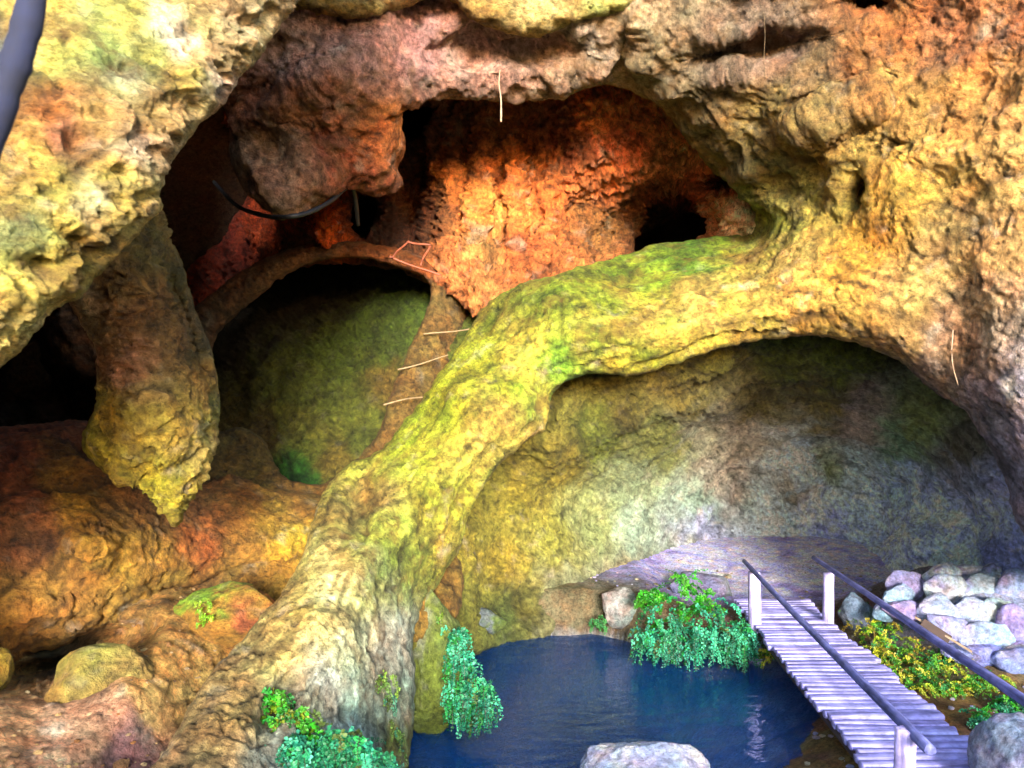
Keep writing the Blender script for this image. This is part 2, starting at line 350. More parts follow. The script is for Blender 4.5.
# ---- upper chamber with iron stained back wall
ch_out = [(60, 20), (300, 10), (620, 20), (800, 80), (860, 260), (760, 300), (560, 340), (470, 305), (425, 282), (385, 266), (300, 266), (235, 290), (170, 330), (60, 330), (60, 200)]
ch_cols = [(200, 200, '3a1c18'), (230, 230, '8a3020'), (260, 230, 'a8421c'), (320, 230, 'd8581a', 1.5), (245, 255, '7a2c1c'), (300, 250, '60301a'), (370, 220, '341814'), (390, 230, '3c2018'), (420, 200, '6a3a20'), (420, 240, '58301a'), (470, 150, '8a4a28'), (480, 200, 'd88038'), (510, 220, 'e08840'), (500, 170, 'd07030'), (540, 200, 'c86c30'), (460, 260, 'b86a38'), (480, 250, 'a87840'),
           (520, 250, 'a8582a'), (560, 140, '7c3c24'), (600, 110, 'd8703c', 1.3), (620, 140, 'c86040'), (650, 120, 'd07048'), (680, 160, 'd88058'), (650, 170, 'c87048'), (600, 180, 'c06a38'), (600, 220, '8a5a2c'), (650, 220, '4c3018'), (690, 212, '5c2c18'), (722, 212, 'f09060', 1.6), (742, 220, 'f8b088', 1.8), (705, 190, 'c05a38'), (440, 120, '7a4a3c'), (560, 110, '8a4c34'), (400, 120, '301818')]  # recess shade is painted in dark browns; right flowstone lightened against arch shadow
ch_holes = [[(168, 150), (200, 118), (232, 128), (236, 160), (250, 190), (236, 215), (222, 240), (196, 262), (172, 262), (160, 230)], [(404, 108), (430, 108), (428, 124), (416, 136), (404, 134)], [(350, 205), (364, 194), (378, 200), (374, 222), (364, 238), (352, 228)], [(636, 240), (656, 226), (688, 214), (706, 220), (704, 236), (676, 252), (640, 254)]]
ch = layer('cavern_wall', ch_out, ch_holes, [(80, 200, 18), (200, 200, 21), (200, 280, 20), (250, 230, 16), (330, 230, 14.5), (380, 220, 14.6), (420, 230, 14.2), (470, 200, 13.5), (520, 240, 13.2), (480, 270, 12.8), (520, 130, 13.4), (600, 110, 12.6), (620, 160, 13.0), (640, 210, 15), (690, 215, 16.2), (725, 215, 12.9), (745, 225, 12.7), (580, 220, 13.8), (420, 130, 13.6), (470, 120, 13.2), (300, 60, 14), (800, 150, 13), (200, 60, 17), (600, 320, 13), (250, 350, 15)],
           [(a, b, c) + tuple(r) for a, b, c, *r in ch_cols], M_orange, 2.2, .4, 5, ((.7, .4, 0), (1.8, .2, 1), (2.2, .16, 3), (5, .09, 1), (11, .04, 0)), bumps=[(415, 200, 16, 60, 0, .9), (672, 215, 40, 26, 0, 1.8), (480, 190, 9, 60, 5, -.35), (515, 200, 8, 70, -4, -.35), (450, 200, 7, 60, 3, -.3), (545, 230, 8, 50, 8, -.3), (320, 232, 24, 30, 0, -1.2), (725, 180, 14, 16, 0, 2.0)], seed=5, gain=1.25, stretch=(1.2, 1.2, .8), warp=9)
tag(ch, kind='structure', label='rusty orange back wall of the upper chamber', cat='cave wall')

# ---- left recess: rim and mossy back wall
rim_out = [(100, 400), (170, 330), (205, 300), (240, 272), (280, 252), (330, 243), (385, 246), (425, 260), (452, 280), (500, 284), (560, 290), (560, 420), (470, 520), (430, 640), (120, 640), (60, 500)]
rim_hole = [(214, 425), (211, 350), (232, 318), (268, 288), (308, 264), (350, 258), (395, 266), (430, 286), (418, 330), (400, 372), (388, 402), (376, 440), (345, 468), (322, 484), (285, 478), (262, 440), (240, 428)]
rim_cols = [(220, 300, '5c3a20'), (260, 268, '7a5030'), (300, 252, '7c5230'), (350, 248, '84502c'), (400, 252, '9c5628'), (430, 270, 'a85c2c'), (450, 290, '7c5a30'), (440, 310, '7c6030'), (420, 350, '80642f'), (400, 400, '7c602c'), (470, 290, '6c5c2c'), (230, 450, '5c4c20'), (260, 480, '64501f'), (300, 500, '7c5a24'), (220, 520, '8a5c2c'), (280, 530, '94702c'), (300, 545, 'a8842c'), (180, 520, '6c3c20'), (205, 320, '5c4028')]
rim = layer('rock_ledge', rim_out, [rim_hole], [(150, 360, 13.5), (210, 330, 13.2), (280, 260, 13.2), (350, 247, 13.2), (430, 265, 13), (500, 285, 14.6), (560, 290, 15.5), (560, 420, 15), (480, 350, 13.6), (460, 430, 12.8), (470, 520, 12.3), (455, 290, 13.3), (430, 340, 12.4), (400, 400, 11.4), (390, 440, 11), (320, 490, 10.8), (230, 440, 11.8), (200, 500, 10.6), (300, 540, 9.9), (150, 600, 9), (400, 600, 9.4), (100, 450, 12)],
            rim_cols, M_mass, 2.4, .45, 4, ((.8, .2, 0), (2, .07, 3), (5, .05, 1)), seed=6, gain=.85, warp=9, depthback=2.5, bumps=[(345, 250, 60, 6, 0, .1)])
tag(rim, kind='structure', label='brown rock ledge curving over the dark green recess', cat='ledge')
rec_out = [(150, 230), (480, 230), (480, 420), (400, 520), (180, 520)]
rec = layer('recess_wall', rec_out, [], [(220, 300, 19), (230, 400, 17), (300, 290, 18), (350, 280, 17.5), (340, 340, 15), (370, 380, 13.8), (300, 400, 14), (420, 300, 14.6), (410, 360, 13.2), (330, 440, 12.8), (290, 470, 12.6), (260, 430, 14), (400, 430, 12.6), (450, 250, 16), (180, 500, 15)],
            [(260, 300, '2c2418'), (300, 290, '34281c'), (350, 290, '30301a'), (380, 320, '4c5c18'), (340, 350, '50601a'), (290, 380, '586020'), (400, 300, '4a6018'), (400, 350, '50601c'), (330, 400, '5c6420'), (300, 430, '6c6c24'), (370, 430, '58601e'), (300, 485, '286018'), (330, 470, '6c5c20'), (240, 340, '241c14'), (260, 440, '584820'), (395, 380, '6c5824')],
            M_alcove, 3.0, .3, 2, ((.7, .3, 0), (1.8, .10, 3), (6, .05, 1)), seed=7, gain=.95, depthback=.5)
tag(rec, kind='structure', label='dark mossy green wall inside the left recess', cat='cave wall')

# ---- far rock seen through the left window
win_out = [(-250, 200), (120, 200), (125, 520), (-250, 520)]
win = layer('far_wall', win_out, [[(8, 372), (20, 350), (38, 340), (44, 362), (52, 376), (48, 392), (30, 400), (8, 388)]], [(-100, 300, 12), (60, 330, 11.5), (90, 380, 12), (20, 370, 15), (40, 400, 14), (-100, 450, 12), (170, 450, 12), (150, 250, 12)],
            [(70, 330, '8a5a3c'), (85, 350, '96603c'), (40, 350, '5a3420'), (70, 390, '3c1410'), (20, 390, '503c3c'), (0, 400, '54484c'), (20, 350, '3a2c28')], M_wall, 3.5, .3, 2, ((.8, .3, 0), (2, .2, 1)), seed=8, gain=.6,
            bumps=[(75, 398, 22, 26, 0, 1.5)], depthback=1.0)
tag(win, kind='structure', label='dark far rock seen through the small gap at left', cat='cave wall')

# ---- big hanging stalactite at left
st_out = [(104, 225), (150, 195), (168, 235), (184, 275), (200, 320), (215, 365), (219, 410), (213, 450), (202, 480), (190, 500), (176, 526), (164, 514), (150, 494), (136, 484), (118, 486), (104, 468), (88, 447), (90, 425), (97, 400), (96, 360), (92, 345), (76, 312), (68, 296), (84, 262)]
stal = layer('stalactite', st_out, [], [(130, 240, 6.1), (90, 300, 6.1), (150, 330, 6.3), (200, 350, 6.8), (140, 430, 6.2), (172, 515, 6.4), (210, 420, 6.7), (92, 440, 6.4), (110, 260, 5.9)],
             [(90, 310, 'b58c5c'), (80, 295, 'c8a070'), (120, 280, '84602c'), (150, 260, '6c5c2c'), (140, 310, '80582c'), (125, 360, 'a8704c'), (170, 340, '7c5a30'), (150, 380, '9c7844'), (190, 350, '4c4420'), (195, 390, '98702f'), (120, 420, 'a88c30'), (150, 430, 'b39a3c'), (175, 420, 'ac8434'), (100, 450, 'b0a030'), (130, 465, 'a8902c'), (170, 480, 'a89c28'), (195, 460, 'b09c50'), (210, 400, '5c5c28'), (175, 510, '9c9028'), (205, 340, '54482c'), (185, 290, '50441f'), (205, 430, '7c7430')],
             M_arch, 2.0, .50, 4, ((1.2, .12, 0), (2.6, .06, 3), (3.2, .06, 1), (9, .03, 1), (20, .012, 0)), seed=9, gain=.95, depthback=.5, bumps=[(150, 400, 30, 40, 0, -.15), (128, 445, 20, 24, 0, -.12), (186, 330, 8, 70, -18, .25), (108, 380, 6, 50, 0, .1)])
tag(stal, 'large brown and mossy yellow stalactite with a pointed tip hanging at left', 'stalactite')

# ---- left rock mass and floor
mass_out = [(-300, 440), (-60, 424), (0, 426), (60, 420), (95, 424), (130, 440), (160, 470), (200, 484), (232, 476), (262, 488), (300, 492), (340, 500), (400, 540), (400, 590), (320, 552), (290, 562), (240, 568), (200, 585), (165, 592), (140, 612), (100, 628), (60, 645), (30, 655), (0, 668), (-60, 690), (-300, 760)]
mass = layer('rock_outcrop', mass_out, [], [(-250, 600, 5.4), (-200, 450, 7.6), (0, 428, 8.8), (0, 550, 7.2), (0, 660, 6.9), (60, 520, 7.6), (100, 430, 9.4), (100, 620, 7.6), (150, 520, 8.2), (150, 590, 8.2), (200, 490, 9.8), (200, 570, 8.7), (260, 500, 10), (240, 560, 9.1), (300, 500, 10.1), (300, 550, 9.5), (380, 560, 9.4)],
             [(10, 450, '7c3c24'), (15, 500, '804428'), (20, 540, '7c4a28'), (60, 470, '7c5420'), (80, 520, '946c20'), (110, 560, 'a4782c'), (60, 600, '94682c'), (20, 620, '946424'), (130, 500, '6c4a20'), (160, 560, '8c6828'), (120, 600, '94702c'), (60, 430, '6c3820'), (180, 500, '6c4420'), (200, 540, '885024'), (230, 500, '6c4a20'), (280, 520, '947428'), (290, 545, 'a88828'), (240, 550, '8c6428'), (300, 500, '7c5c24'), (145, 470, '543820')],
             M_mass, 2.3, .42, 5, ((.7, .2, 0), (1.6, .045, 3), (1.7, .03, 4), (6, .022, 1), (14, .015, 0)), seed=10, gain=1.05, depthback=1.8,
             bumps=[(95, 545, 30, 30, 0, -.35), (40, 610, 50, 14, 0, -.1), (130, 480, 60, 6, 30, .3), (60, 480, 50, 8, -10, .15)])
tag(mass, kind='structure', label='brown and ochre rock outcrop along the left floor', cat='rock')
def fl(px, py, z): return (px, py, float(Yz(px, py, z)))
floor_out = [(-500, 560), (60, 560), (200, 540), (330, 530), (350, 580), (320, 660), (320, 1300), (-500, 1300)]
floor = layer('cave_floor', floor_out, [], [fl(-400, 1200, 2.2), fl(400, 1200, 2.2), fl(0, 768, 1.72), fl(120, 768, 1.4), fl(300, 768, 1.0), fl(190, 690, 1.5), fl(250, 620, 1.65), fl(0, 690, 1.75), fl(120, 690, 1.8), fl(180, 640, 1.8), fl(220, 600, 1.85), fl(150, 620, 1.95), fl(0, 650, 1.6), fl(60, 640, 1.55), fl(300, 560, 2.1), fl(-400, 650, 1.9), (200, 550, 10.5), (0, 575, 9.8)],
              [(20, 720, 'b4845c'), (60, 740, 'c09070'), (100, 750, 'b48868'), (130, 758, '6c4c4c'), (180, 700, 'b08c50'), (160, 660, 'a87c40'), (200, 660, 'b48848'), (220, 600, 'a07838'), (160, 610, '946c34'), (240, 650, 'a88040'), (20, 680, 'a07c48'), (120, 770, '6e5050'), (60, 650, '302c18'), (250, 580, '4c5020')],  # darkest entries put the shade of the crevices under the outcrop into the colour
              M_soil, 2.6, .1, 2, ((.9, .05, 0), (3, .025, 1), (8, .02, 0), (20, .012, 0)), seed=12, gain=1.4, depthback=.3, bumps=[(30, 672, 46, 10, -12, 1.2), (112, 642, 42, 16, -22, 1.3), (245, 582, 46, 14, -5, 1.0)])
tag(floor, kind='structure', label='reddish brown earth floor of the cave', cat='ground')

# ---- alcove under the arch
alc_out = [(405, 560), (440, 500), (500, 420), (545, 365), (640, 335), (720, 318), (800, 305), (900, 320), (980, 365), (1100, 430), (1180, 500), (1180, 640), (1000, 640), (820, 620), (700, 620), (620, 640), (560, 650), (480, 650), (405, 700), (385, 560)]
al_cols = [(430, 600, '6c6420'), (450, 560, '8a7c28'), (470, 600, '747028'), (500, 560, '7c6c20'), (480, 530, '6c6420'), (520, 500, '70681f'), (550, 540, '7c7830'), (600, 520, '788050'), (560, 590, '707050'), (590, 600, '80846c'), (540, 610, '7c7850'), (520, 610, '6c6424'), (620, 600, '8a7858'), (500, 620, '54602c'), (560, 470, '6e6420'), (600, 440, '5c6420'), (560, 420, '706828'), (620, 400, '5c5420'),
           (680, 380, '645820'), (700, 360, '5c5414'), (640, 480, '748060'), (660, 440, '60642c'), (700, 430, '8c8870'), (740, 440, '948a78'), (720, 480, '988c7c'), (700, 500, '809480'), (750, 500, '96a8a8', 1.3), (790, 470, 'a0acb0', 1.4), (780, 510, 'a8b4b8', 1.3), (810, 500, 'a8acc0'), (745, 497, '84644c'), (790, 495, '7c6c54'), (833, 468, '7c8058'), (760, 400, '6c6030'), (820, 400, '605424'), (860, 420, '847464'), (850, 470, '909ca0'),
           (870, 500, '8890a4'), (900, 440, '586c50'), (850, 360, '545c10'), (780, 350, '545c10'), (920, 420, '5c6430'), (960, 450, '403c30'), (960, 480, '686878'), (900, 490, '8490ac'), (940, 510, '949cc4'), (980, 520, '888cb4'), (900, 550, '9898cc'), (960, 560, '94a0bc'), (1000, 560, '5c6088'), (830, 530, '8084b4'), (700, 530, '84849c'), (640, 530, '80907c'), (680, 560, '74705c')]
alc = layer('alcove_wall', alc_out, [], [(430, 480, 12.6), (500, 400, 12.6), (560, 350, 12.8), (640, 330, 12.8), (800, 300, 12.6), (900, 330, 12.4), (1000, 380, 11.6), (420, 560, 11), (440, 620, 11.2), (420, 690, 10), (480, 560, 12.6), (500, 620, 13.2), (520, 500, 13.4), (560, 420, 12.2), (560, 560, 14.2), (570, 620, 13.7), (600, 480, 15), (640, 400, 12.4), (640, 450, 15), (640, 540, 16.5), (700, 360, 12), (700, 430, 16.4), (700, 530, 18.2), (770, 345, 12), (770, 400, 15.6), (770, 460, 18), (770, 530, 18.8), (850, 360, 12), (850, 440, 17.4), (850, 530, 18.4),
                (930, 410, 12.6), (920, 450, 15.6), (920, 520, 16.6), (980, 470, 12.6), (970, 520, 15.0), (1010, 540, 12.6), (960, 570, 14.2), (1100, 550, 11), (1100, 400, 10), (700, 610, 19), (800, 600, 19), (880, 600, 16)],
            al_cols, M_alcove, 2.3, .3, 3, ((.5, .35, 0), (1.5, .12, 0), (1.8, .06, 3), (7, .04, 1), (14, .015, 0)), seed=13, gain=1.25, colmod=lambda x, y, s, p, t: t*(1+1.0*smooth(640, 800, x)*smooth(380, 440, y))[:, None]*(1-np.array([.12, .04, -.12])*smooth(640, 800, x)[:, None]), depthback=.5, stretch=(1, 1, 1.2), warp=12,  # right side lightened and blued in the colour to make up for its shade
            bumps=[(745, 497, 10, 9, 0, .5), (790, 495, 11, 9, 0, .45), (833, 468, 14, 10, 0, .4), (455, 570, 18, 50, 0, -.5), (408, 575, 10, 28, 0, .8), (950, 530, 40, 12, -30, -.5), (560, 430, 14, 40, 20, -.5)])
tag(alc, kind='structure', label='mossy curved wall of the alcove below the arch, pale grey at centre', cat='cave wall')

# ---- outer rock shell closing the cave
def shell():
    n, m = 90, 60; vs = []; fs = []
    for j in range(m+1):
        th = math.pi*(.02+.96*j/m)
        for i in range(n+1):
            ph = math.radians(-32)+math.radians(244)*i/n
            vs.append((2+19*math.sin(th)*math.cos(ph), 11+13*math.sin(th)*math.sin(ph), 4+8.5*math.cos(th)))
    for j in range(m):
        for i in range(n):
            a = j*(n+1)+i; fs.append((a, a+1, a+n+2, a+n+1))
    v = np.array(vs); v += (fbm(v*.3, 4, 200)*1.2)[:, None]*np.array([.6, .5, .5])
    o = build('cave_shell', v, fs, M_wall, tint=np.tile(lin(rgb('5a4030')), (len(v), 1)))
    tag(o, kind='structure', label='outer rock body of the cave', cat='cave wall')
shell()

cl = layer('light_blocker', [(-900, -420), (2000, -420), (2000, -60), (1300, -60), (1150, -105), (200, -110), (160, -90), (-200, -200), (-900, -200)], [], [(-900, -300, 8), (0, -300, 10), (1024, -300, 10), (2000, -300, 8), (500, -100, 10.5), (500, -420, 10)], [(500, -200, '8a7450'), (0, -300, '8a7a58')], M_wall, 14, .3, 4, ((.4, .4, 0), (1.2, .15, 1)), seed=15, gain=.8, depthback=2)  # unseen panel added to keep sun from coming in over the roof
tag(cl, kind='structure', label='unseen rock panel added above the cave mouth to block sun', cat='light blocker')
cl = layer('light_blocker', [(-2900, -1800), (-160, -1800), (-200, -200), (-210, 300), (-190, 1300), (-2900, 1300)], [], [(-900, -300, 4.9), (-200, -300, 5.2), (-200, 1000, 5.2), (-2900, 0, 4.6), (-2900, -1800, 4.6), (-200, -1800, 5)], [(500, -200, '8a7450'), (0, -300, '8a7a58')], M_wall, 18, .1, 4, ((.4, .2, 0), (1.2, .1, 1)), seed=16, gain=.8, depthback=1)  # unseen side panel added to seal the left against sunlight
tag(cl, kind='structure', label='unseen rock panel added left of the cave mouth to block sun', cat='light blocker')
cl = layer('light_blocker', [(1250, -900), (2600, -900), (2600, 1200), (1700, 1200), (1600, 560), (1250, 540)], [], [(1200, -300, 8.6), (1200, 1000, 8.6), (2600, 0, 8), (2600, 1200, 8)], [(500, -200, '8a7450'), (0, -300, '8a7a58')], M_wall, 16, .1, 4, ((.4, .2, 0), (1.2, .1, 1)), seed=17, gain=.8, depthback=1)  # added out of view to shut stray sun out on the right
tag(cl, kind='structure', label='unseen rock panel added right of the cave mouth to block sun', cat='light blocker')
# ------------------------------------------------------------------ terrain: pool bed, banks, alcove floor
def terrain_z(X, Y):
    p = np.stack([X, Y, 0*X], -1)
    w = fbm(p*.8, 4, 300)*.5
    shoreY = np.interp(X, [-3, 0, 1.4, 2.2, 3.6, 4.6, 5.2], [13.3, 13.4, 13.5, 12.9, 12.6, 13.3, 13.3])+w*.5
    back = smooth(-.35, .35, Y-shoreY)
    z = -1.1+(1.8-.3*smooth(2.4, 3.3, X))*back+smooth(1.5, 6, Y-shoreY)*(.1+.25*smooth(2.4, 3.3, X))
    rightX = np.interp(Y, [5, 7, 8.5, 10, 12, 13.5], [3.0, 3.1, 3.5, 4.5, 4.9, 4.9])+w*.4
    zr = -1.1+smooth(-2.4, .25, X-rightX)**.6*1.25
    z = np.maximum(z, np.where(Y < shoreY+.6, zr, z))
    z = z+smooth(5.6, 7.5, X)*smooth(10.5, 12.5, Y)*.5*smooth(15.5, 13.5, Y)
    z = z+.55*smooth(.4, -1.2, X)*smooth(12, 9.5, Y)*(z < -.3)
    z = z+.5*np.exp(-(((X-7.4)/1.6)**2+((Y-12.6)/1.3)**2))
    z = z+fbm(p*1.4, 4, 303)*(.05+.04*smooth(13, 11, Y))+fbm(p*5, 3, 305, ridge=True)*.03
    return z
gx = np.arange(-5.5, 12.01, .07); gy = np.arange(3.5, 21.01, .07)
GX, GY = np.meshgrid(gx, gy); XX, YY = GX.ravel(), GY.ravel(); ZZ = terrain_z(XX, YY)
idx = np.arange(len(XX)).reshape(GX.shape)
q = np.stack([idx[:-1, :-1], idx[:-1, 1:], idx[1:, 1:], idx[1:, :-1]], -1).reshape(-1, 4)
pt = np.stack([XX, YY, ZZ], -1)
def tcol():
    p = pt
    lil = lin(rgb('a8a4ff'))*1.7; grn = lin(rgb('6c6c3c'))*.8; brn = lin(rgb('9c6438'))*.8; bed = lin(rgb('b4bcd0'))*1.1; tan = lin(rgb('8c7a5c'))*.8
    t = np.tile(tan, (len(p), 1))
    def mixc(t, c, w): w = np.clip(w, 0, 1)[:, None]; return t*(1-w)+c*w
    n1 = fbm(p*1.2, 4, 310)
    t = mixc(t, lil, smooth(.5, 4.0, XX+n1*2)*smooth(13.5, 14.8, YY))
    t = mixc(t, grn, smooth(.1, -.4, XX-2.5+n1)*smooth(13.4, 14, YY)*.6)
    t = mixc(t, bed, smooth(.1, -.3, ZZ))
    t = mixc(t, brn, smooth(4.2, 4.8, XX+n1*.6)*smooth(11, 9.5, YY))
    t = mixc(t, lin(rgb('8a6a30')), smooth(-.7, -.1, ZZ)*smooth(11.5, 10, YY)*smooth(2, 2.8, XX)*np.clip(.6+n1*2, 0, 1))
    t = mixc(t, lin(rgb('7c4c5c'))*.8, smooth(-.7, -.1, ZZ)*smooth(2, 2.8, XX)*np.clip(n1*3-.2, 0, 1)*.6)
    t = mixc(t, lin(rgb('9ca4cc'))*1.0, np.exp(-(((XX-7.4)/1.5)**2+((YY-12.4)/1.2)**2))*2.5-.6)
    t = mineral(p, np.ones(3), 320, .7, t)[0]
    return np.clip(t, .01, .85)
bedo = build('ground', pt, q.tolist(), M_soil, tint=tcol()); tag(bedo, kind='structure', label='pool bed, banks and lilac grey alcove floor', cat='ground')
# wide ground outside the mouth of the cave
n = 60; a = np.linspace(-1, 1, n); A, B = np.meshgrid(np.sign(a)*np.abs(a)**2.2*300, np.sign(a)*np.abs(a)**2.2*300)
zz = np.full(A.size, -1.35); x_, y_ = A.ravel(), B.ravel()
zz = np.where(y_ < 3.4, np.where(y_ < 0, 2.3, 1.2), -1.6)
ii = np.arange(A.size).reshape(n, n)
far = build('hillside', np.stack([x_, y_, zz], -1), np.stack([ii[:-1, :-1], ii[:-1, 1:], ii[1:, 1:], ii[1:, :-1]], -1).reshape(-1, 4).tolist(), M_soil, tint=np.tile(lin(rgb('8a7850'))*.9, (n*n, 1)))
tag(far, kind='structure', label='open ground outside the cave mouth', cat='ground')

# ------------------------------------------------------------------ water
m_w, nt, b = nodes('pool_water')
nt.nodes.remove(b); out = nt.nodes['Material Output']
tr = N(nt, 'ShaderNodeBsdfTransparent'); tr.inputs[0].default_value = (1, 1, 1, 1)
df = N(nt, 'ShaderNodeBsdfDiffuse'); df.inputs[0].default_value = (.01, .14, .60, 1)
ab = N(nt, 'ShaderNodeVolumeAbsorption'); ab.inputs['Color'].default_value = (.12, .52, .88, 1); ab.inputs['Density'].default_value = .5; nt.links.new(ab.outputs[0], out.inputs['Volume'])
gl = N(nt, 'ShaderNodeBsdfGlossy'); gl.inputs['Roughness'].default_value = .03; gl.inputs[0].default_value = (.8, .9, 1, 1)
geo = N(nt, 'ShaderNodeNewGeometry'); mp = N(nt, 'ShaderNodeMapping'); mp.inputs['Scale'].default_value = (1, 2.2, 1)
nt.links.new(geo.outputs['Position'], mp.inputs[0])
nz = N(nt, 'ShaderNodeTexNoise', i_Scale=1.6, i_Detail=4, i_Roughness=.5, i_Distortion=.6); nt.links.new(mp.outputs[0], nz.inputs['Vector'])
bp = N(nt, 'ShaderNodeBump'); bp.inputs['Strength'].default_value = .25; bp.inputs['Distance'].default_value = .10; nt.links.new(nz.outputs[0], bp.inputs['Height'])
nt.links.new(bp.outputs[0], gl.inputs['Normal'])
m1 = N(nt, 'ShaderNodeMixShader'); m1.inputs[0].default_value = .2
nt.links.new(tr.outputs[0], m1.inputs[1]); nt.links.new(df.outputs[0], m1.inputs[2])
fr = N(nt, 'ShaderNodeFresnel'); fr.inputs[0].default_value = 1.33; nt.links.new(bp.outputs[0], fr.inputs['Normal'])
m2 = N(nt, 'ShaderNodeMixShader'); nt.links.new(fr.outputs[0], m2.inputs[0]); nt.links.new(m1.outputs[0], m2.inputs[1]); nt.links.new(gl.outputs[0], m2.inputs[2])
nt.links.new(m2.outputs[0], out.inputs['Surface'])
wx0, wx1, wy0, wy1, wb = -5.4, 8, 3.6, 15, -2.5
wat = build('water', [(wx0, wy0, 0), (wx1, wy0, 0), (wx1, wy1, 0), (wx0, wy1, 0), (wx0, wy0, wb), (wx1, wy0, wb), (wx1, wy1, wb), (wx0, wy1, wb)], [(0, 1, 2, 3), (7, 6, 5, 4), (0, 4, 5, 1), (1, 5, 6, 2), (2, 6, 7, 3), (3, 7, 4, 0)], m_w, smooth=False)
tag(wat, kind='structure', label='deep blue still pool water', cat='water')

# ------------------------------------------------------------------ footbridge
def wood_mat(name, c1, c2, scale=1.0):
    m, nt, b = nodes(name)
    tc = N(nt, 'ShaderNodeTexCoord'); mp = N(nt, 'ShaderNodeMapping'); mp.inputs['Scale'].default_value = (1.5, 22, 22)
    nt.links.new(tc.outputs['Object'], mp.inputs[0])
    oi = N(nt, 'ShaderNodeObjectInfo'); ad = N(nt, 'ShaderNodeVectorMath', operation='ADD'); nt.links.new(mp.outputs[0], ad.inputs[0]); 
    cx = N(nt, 'ShaderNodeCombineXYZ'); mu = N(nt, 'ShaderNodeMath', operation='MULTIPLY'); mu.inputs[1].default_value = 40; nt.links.new(oi.outputs['Random'], mu.inputs[0]); nt.links.new(mu.outputs[0], cx.inputs[0]); nt.links.new(cx.outputs[0], ad.inputs[1])
    n1 = N(nt, 'ShaderNodeTexNoise', i_Scale=scale, i_Detail=7, i_Roughness=.65, i_Distortion=.5); nt.links.new(ad.outputs[0], n1.inputs['Vector'])
    n2 = N(nt, 'ShaderNodeTexNoise', i_Scale=6, i_Detail=5, i_Roughness=.6); nt.links.new(tc.outputs['Object'], n2.inputs['Vector'])
    col = ramp(nt, n1.outputs[0], [(.3, lin(c1)*.35), (.5, lin(c1)), (.7, lin(c2))])
    col = mix(nt, col, ramp(nt, n2.outputs[0], [(.35, .6), (.65, 1.25)]), 1, 'MULTIPLY')
    rr = ramp(nt, oi.outputs['Random'], [(0, (.78, .74, .82)), (.5, (1, 1, 1)), (1, (1.2, 1.08, 1.1))])
    col = mix(nt, col, rr, 1, 'MULTIPLY')
    nt.links.new(col, b.inputs['Base Color']); b.inputs['Roughness'].default_value = .8
    bp = N(nt, 'ShaderNodeBump'); bp.inputs['Strength'].default_value = .8; bp.inputs['Distance'].default_value = .012; nt.links.new(n1.outputs[0], bp.inputs['Height']); nt.links.new(bp.outputs[0], b.inputs['Normal'])
    return m
M_plank = wood_mat('weathered_plank', rgb('928ed0'), rgb('b0b0e8'))
M_post = wood_mat('weathered_post', rgb('9c94cc'), rgb('c8b8d0'))
M_rail = wood_mat('weathered_rail', rgb('5c609c'), rgb('7c80b8'))
M_dark = wood_mat('damp_timber', rgb('4c3a44'), rgb('705464'))
def log_mesh(L, r0, r1, seg=14, rings=10, wob=.008, seed=0, cutx=0):
    """round pole along local +X"""
    vs = []; fs = []
    for i in range(rings+1):
        t = i/rings; r = r0+(r1-r0)*t
        oy = wob*math.sin(t*5+seed)*2; oz = wob*math.cos(t*4+seed*2)*2
        for j in range(seg):
            a = 2*math.pi*j/seg; rr = r*(1+.07*math.sin(3*a+seed+t*6)+.04*math.sin(7*a+t*9+seed))
            vs.append((t*L, oy+rr*math.cos(a), oz+rr*math.sin(a)))
    for i in range(rings):
        for j in range(seg):
            fs.append((i*seg+j, i*seg+(j+1) % seg, (i+1)*seg+(j+1) % seg, (i+1)*seg+j))
    # slightly domed ends
    for i, t in ((0, -1), (rings, 1)):
        base = i*seg; k = len(vs)
        for j in range(seg):
            v = vs[base+j]; vs.append((v[0]+t*.006, v[1]*.88, v[2]*.88))
        for j in range(seg): 
            q_ = (base+j, base+(j+1) % seg, k+(j+1) % seg, k+j); fs.append(q_ if t > 0 else q_[::-1])
        f_ = tuple(k+j for j in range(seg)); fs.append(f_ if t > 0 else f_[::-1])
    return vs, fs
def pole(name, a, b, r0, r1, mat, parent, seed=0, **kw):
    a = Vector(a); b = Vector(b); d = b-a
    vs, fs = log_mesh(d.length, r0, r1, seed=seed, **kw)
    o = build(name, vs, fs, mat, parent)
    o.location = a-(parent.location if parent else Vector()); o.rotation_mode = 'QUATERNION'; o.rotation_quaternion = Vector((1, 0, 0)).rotation_difference(d)
    return o
DZ = .6
Y0, Y1 = 13.55, 5.6
def exl(Y): return 3.90+(Y-13.55)*(3.90-3.40)/(13.55-7.3)
def exr(Y): return 5.17+(Y-13.55)*(5.17-4.66)/(13.55-7.68)
br = empty('footbridge', (4.5, Y0, 0)); tag(br, 'weathered lilac grey wooden footbridge with pole handrails leading over the pool', 'footbridge')
pitch = .135; k = 0; y = Y0
while y > Y1:
    r = .062*random.uniform(.9, 1.12); xl = exl(y)+random.uniform(-.05, .03); xr = exr(y)+random.uniform(-.04, .06)
    vs, fs = log_mesh(xr-xl, r, r*random.uniform(.82, 1.08), seg=14, rings=8, wob=.006, seed=k*1.7)
    vs = [(x_, y_, min(z_*.7, r*.5)) for x_, y_, z_ in vs]
    o = build('plank', vs, fs, M_plank, br); o.rotation_euler = (0, random.uniform(-.008, .008), random.uniform(-.03, .03))
    o.location = Vector((xl, y, DZ-.02+random.uniform(-.008, .010)))-br.location
    y -= pitch*random.uniform(.93, 1.07); k += 1
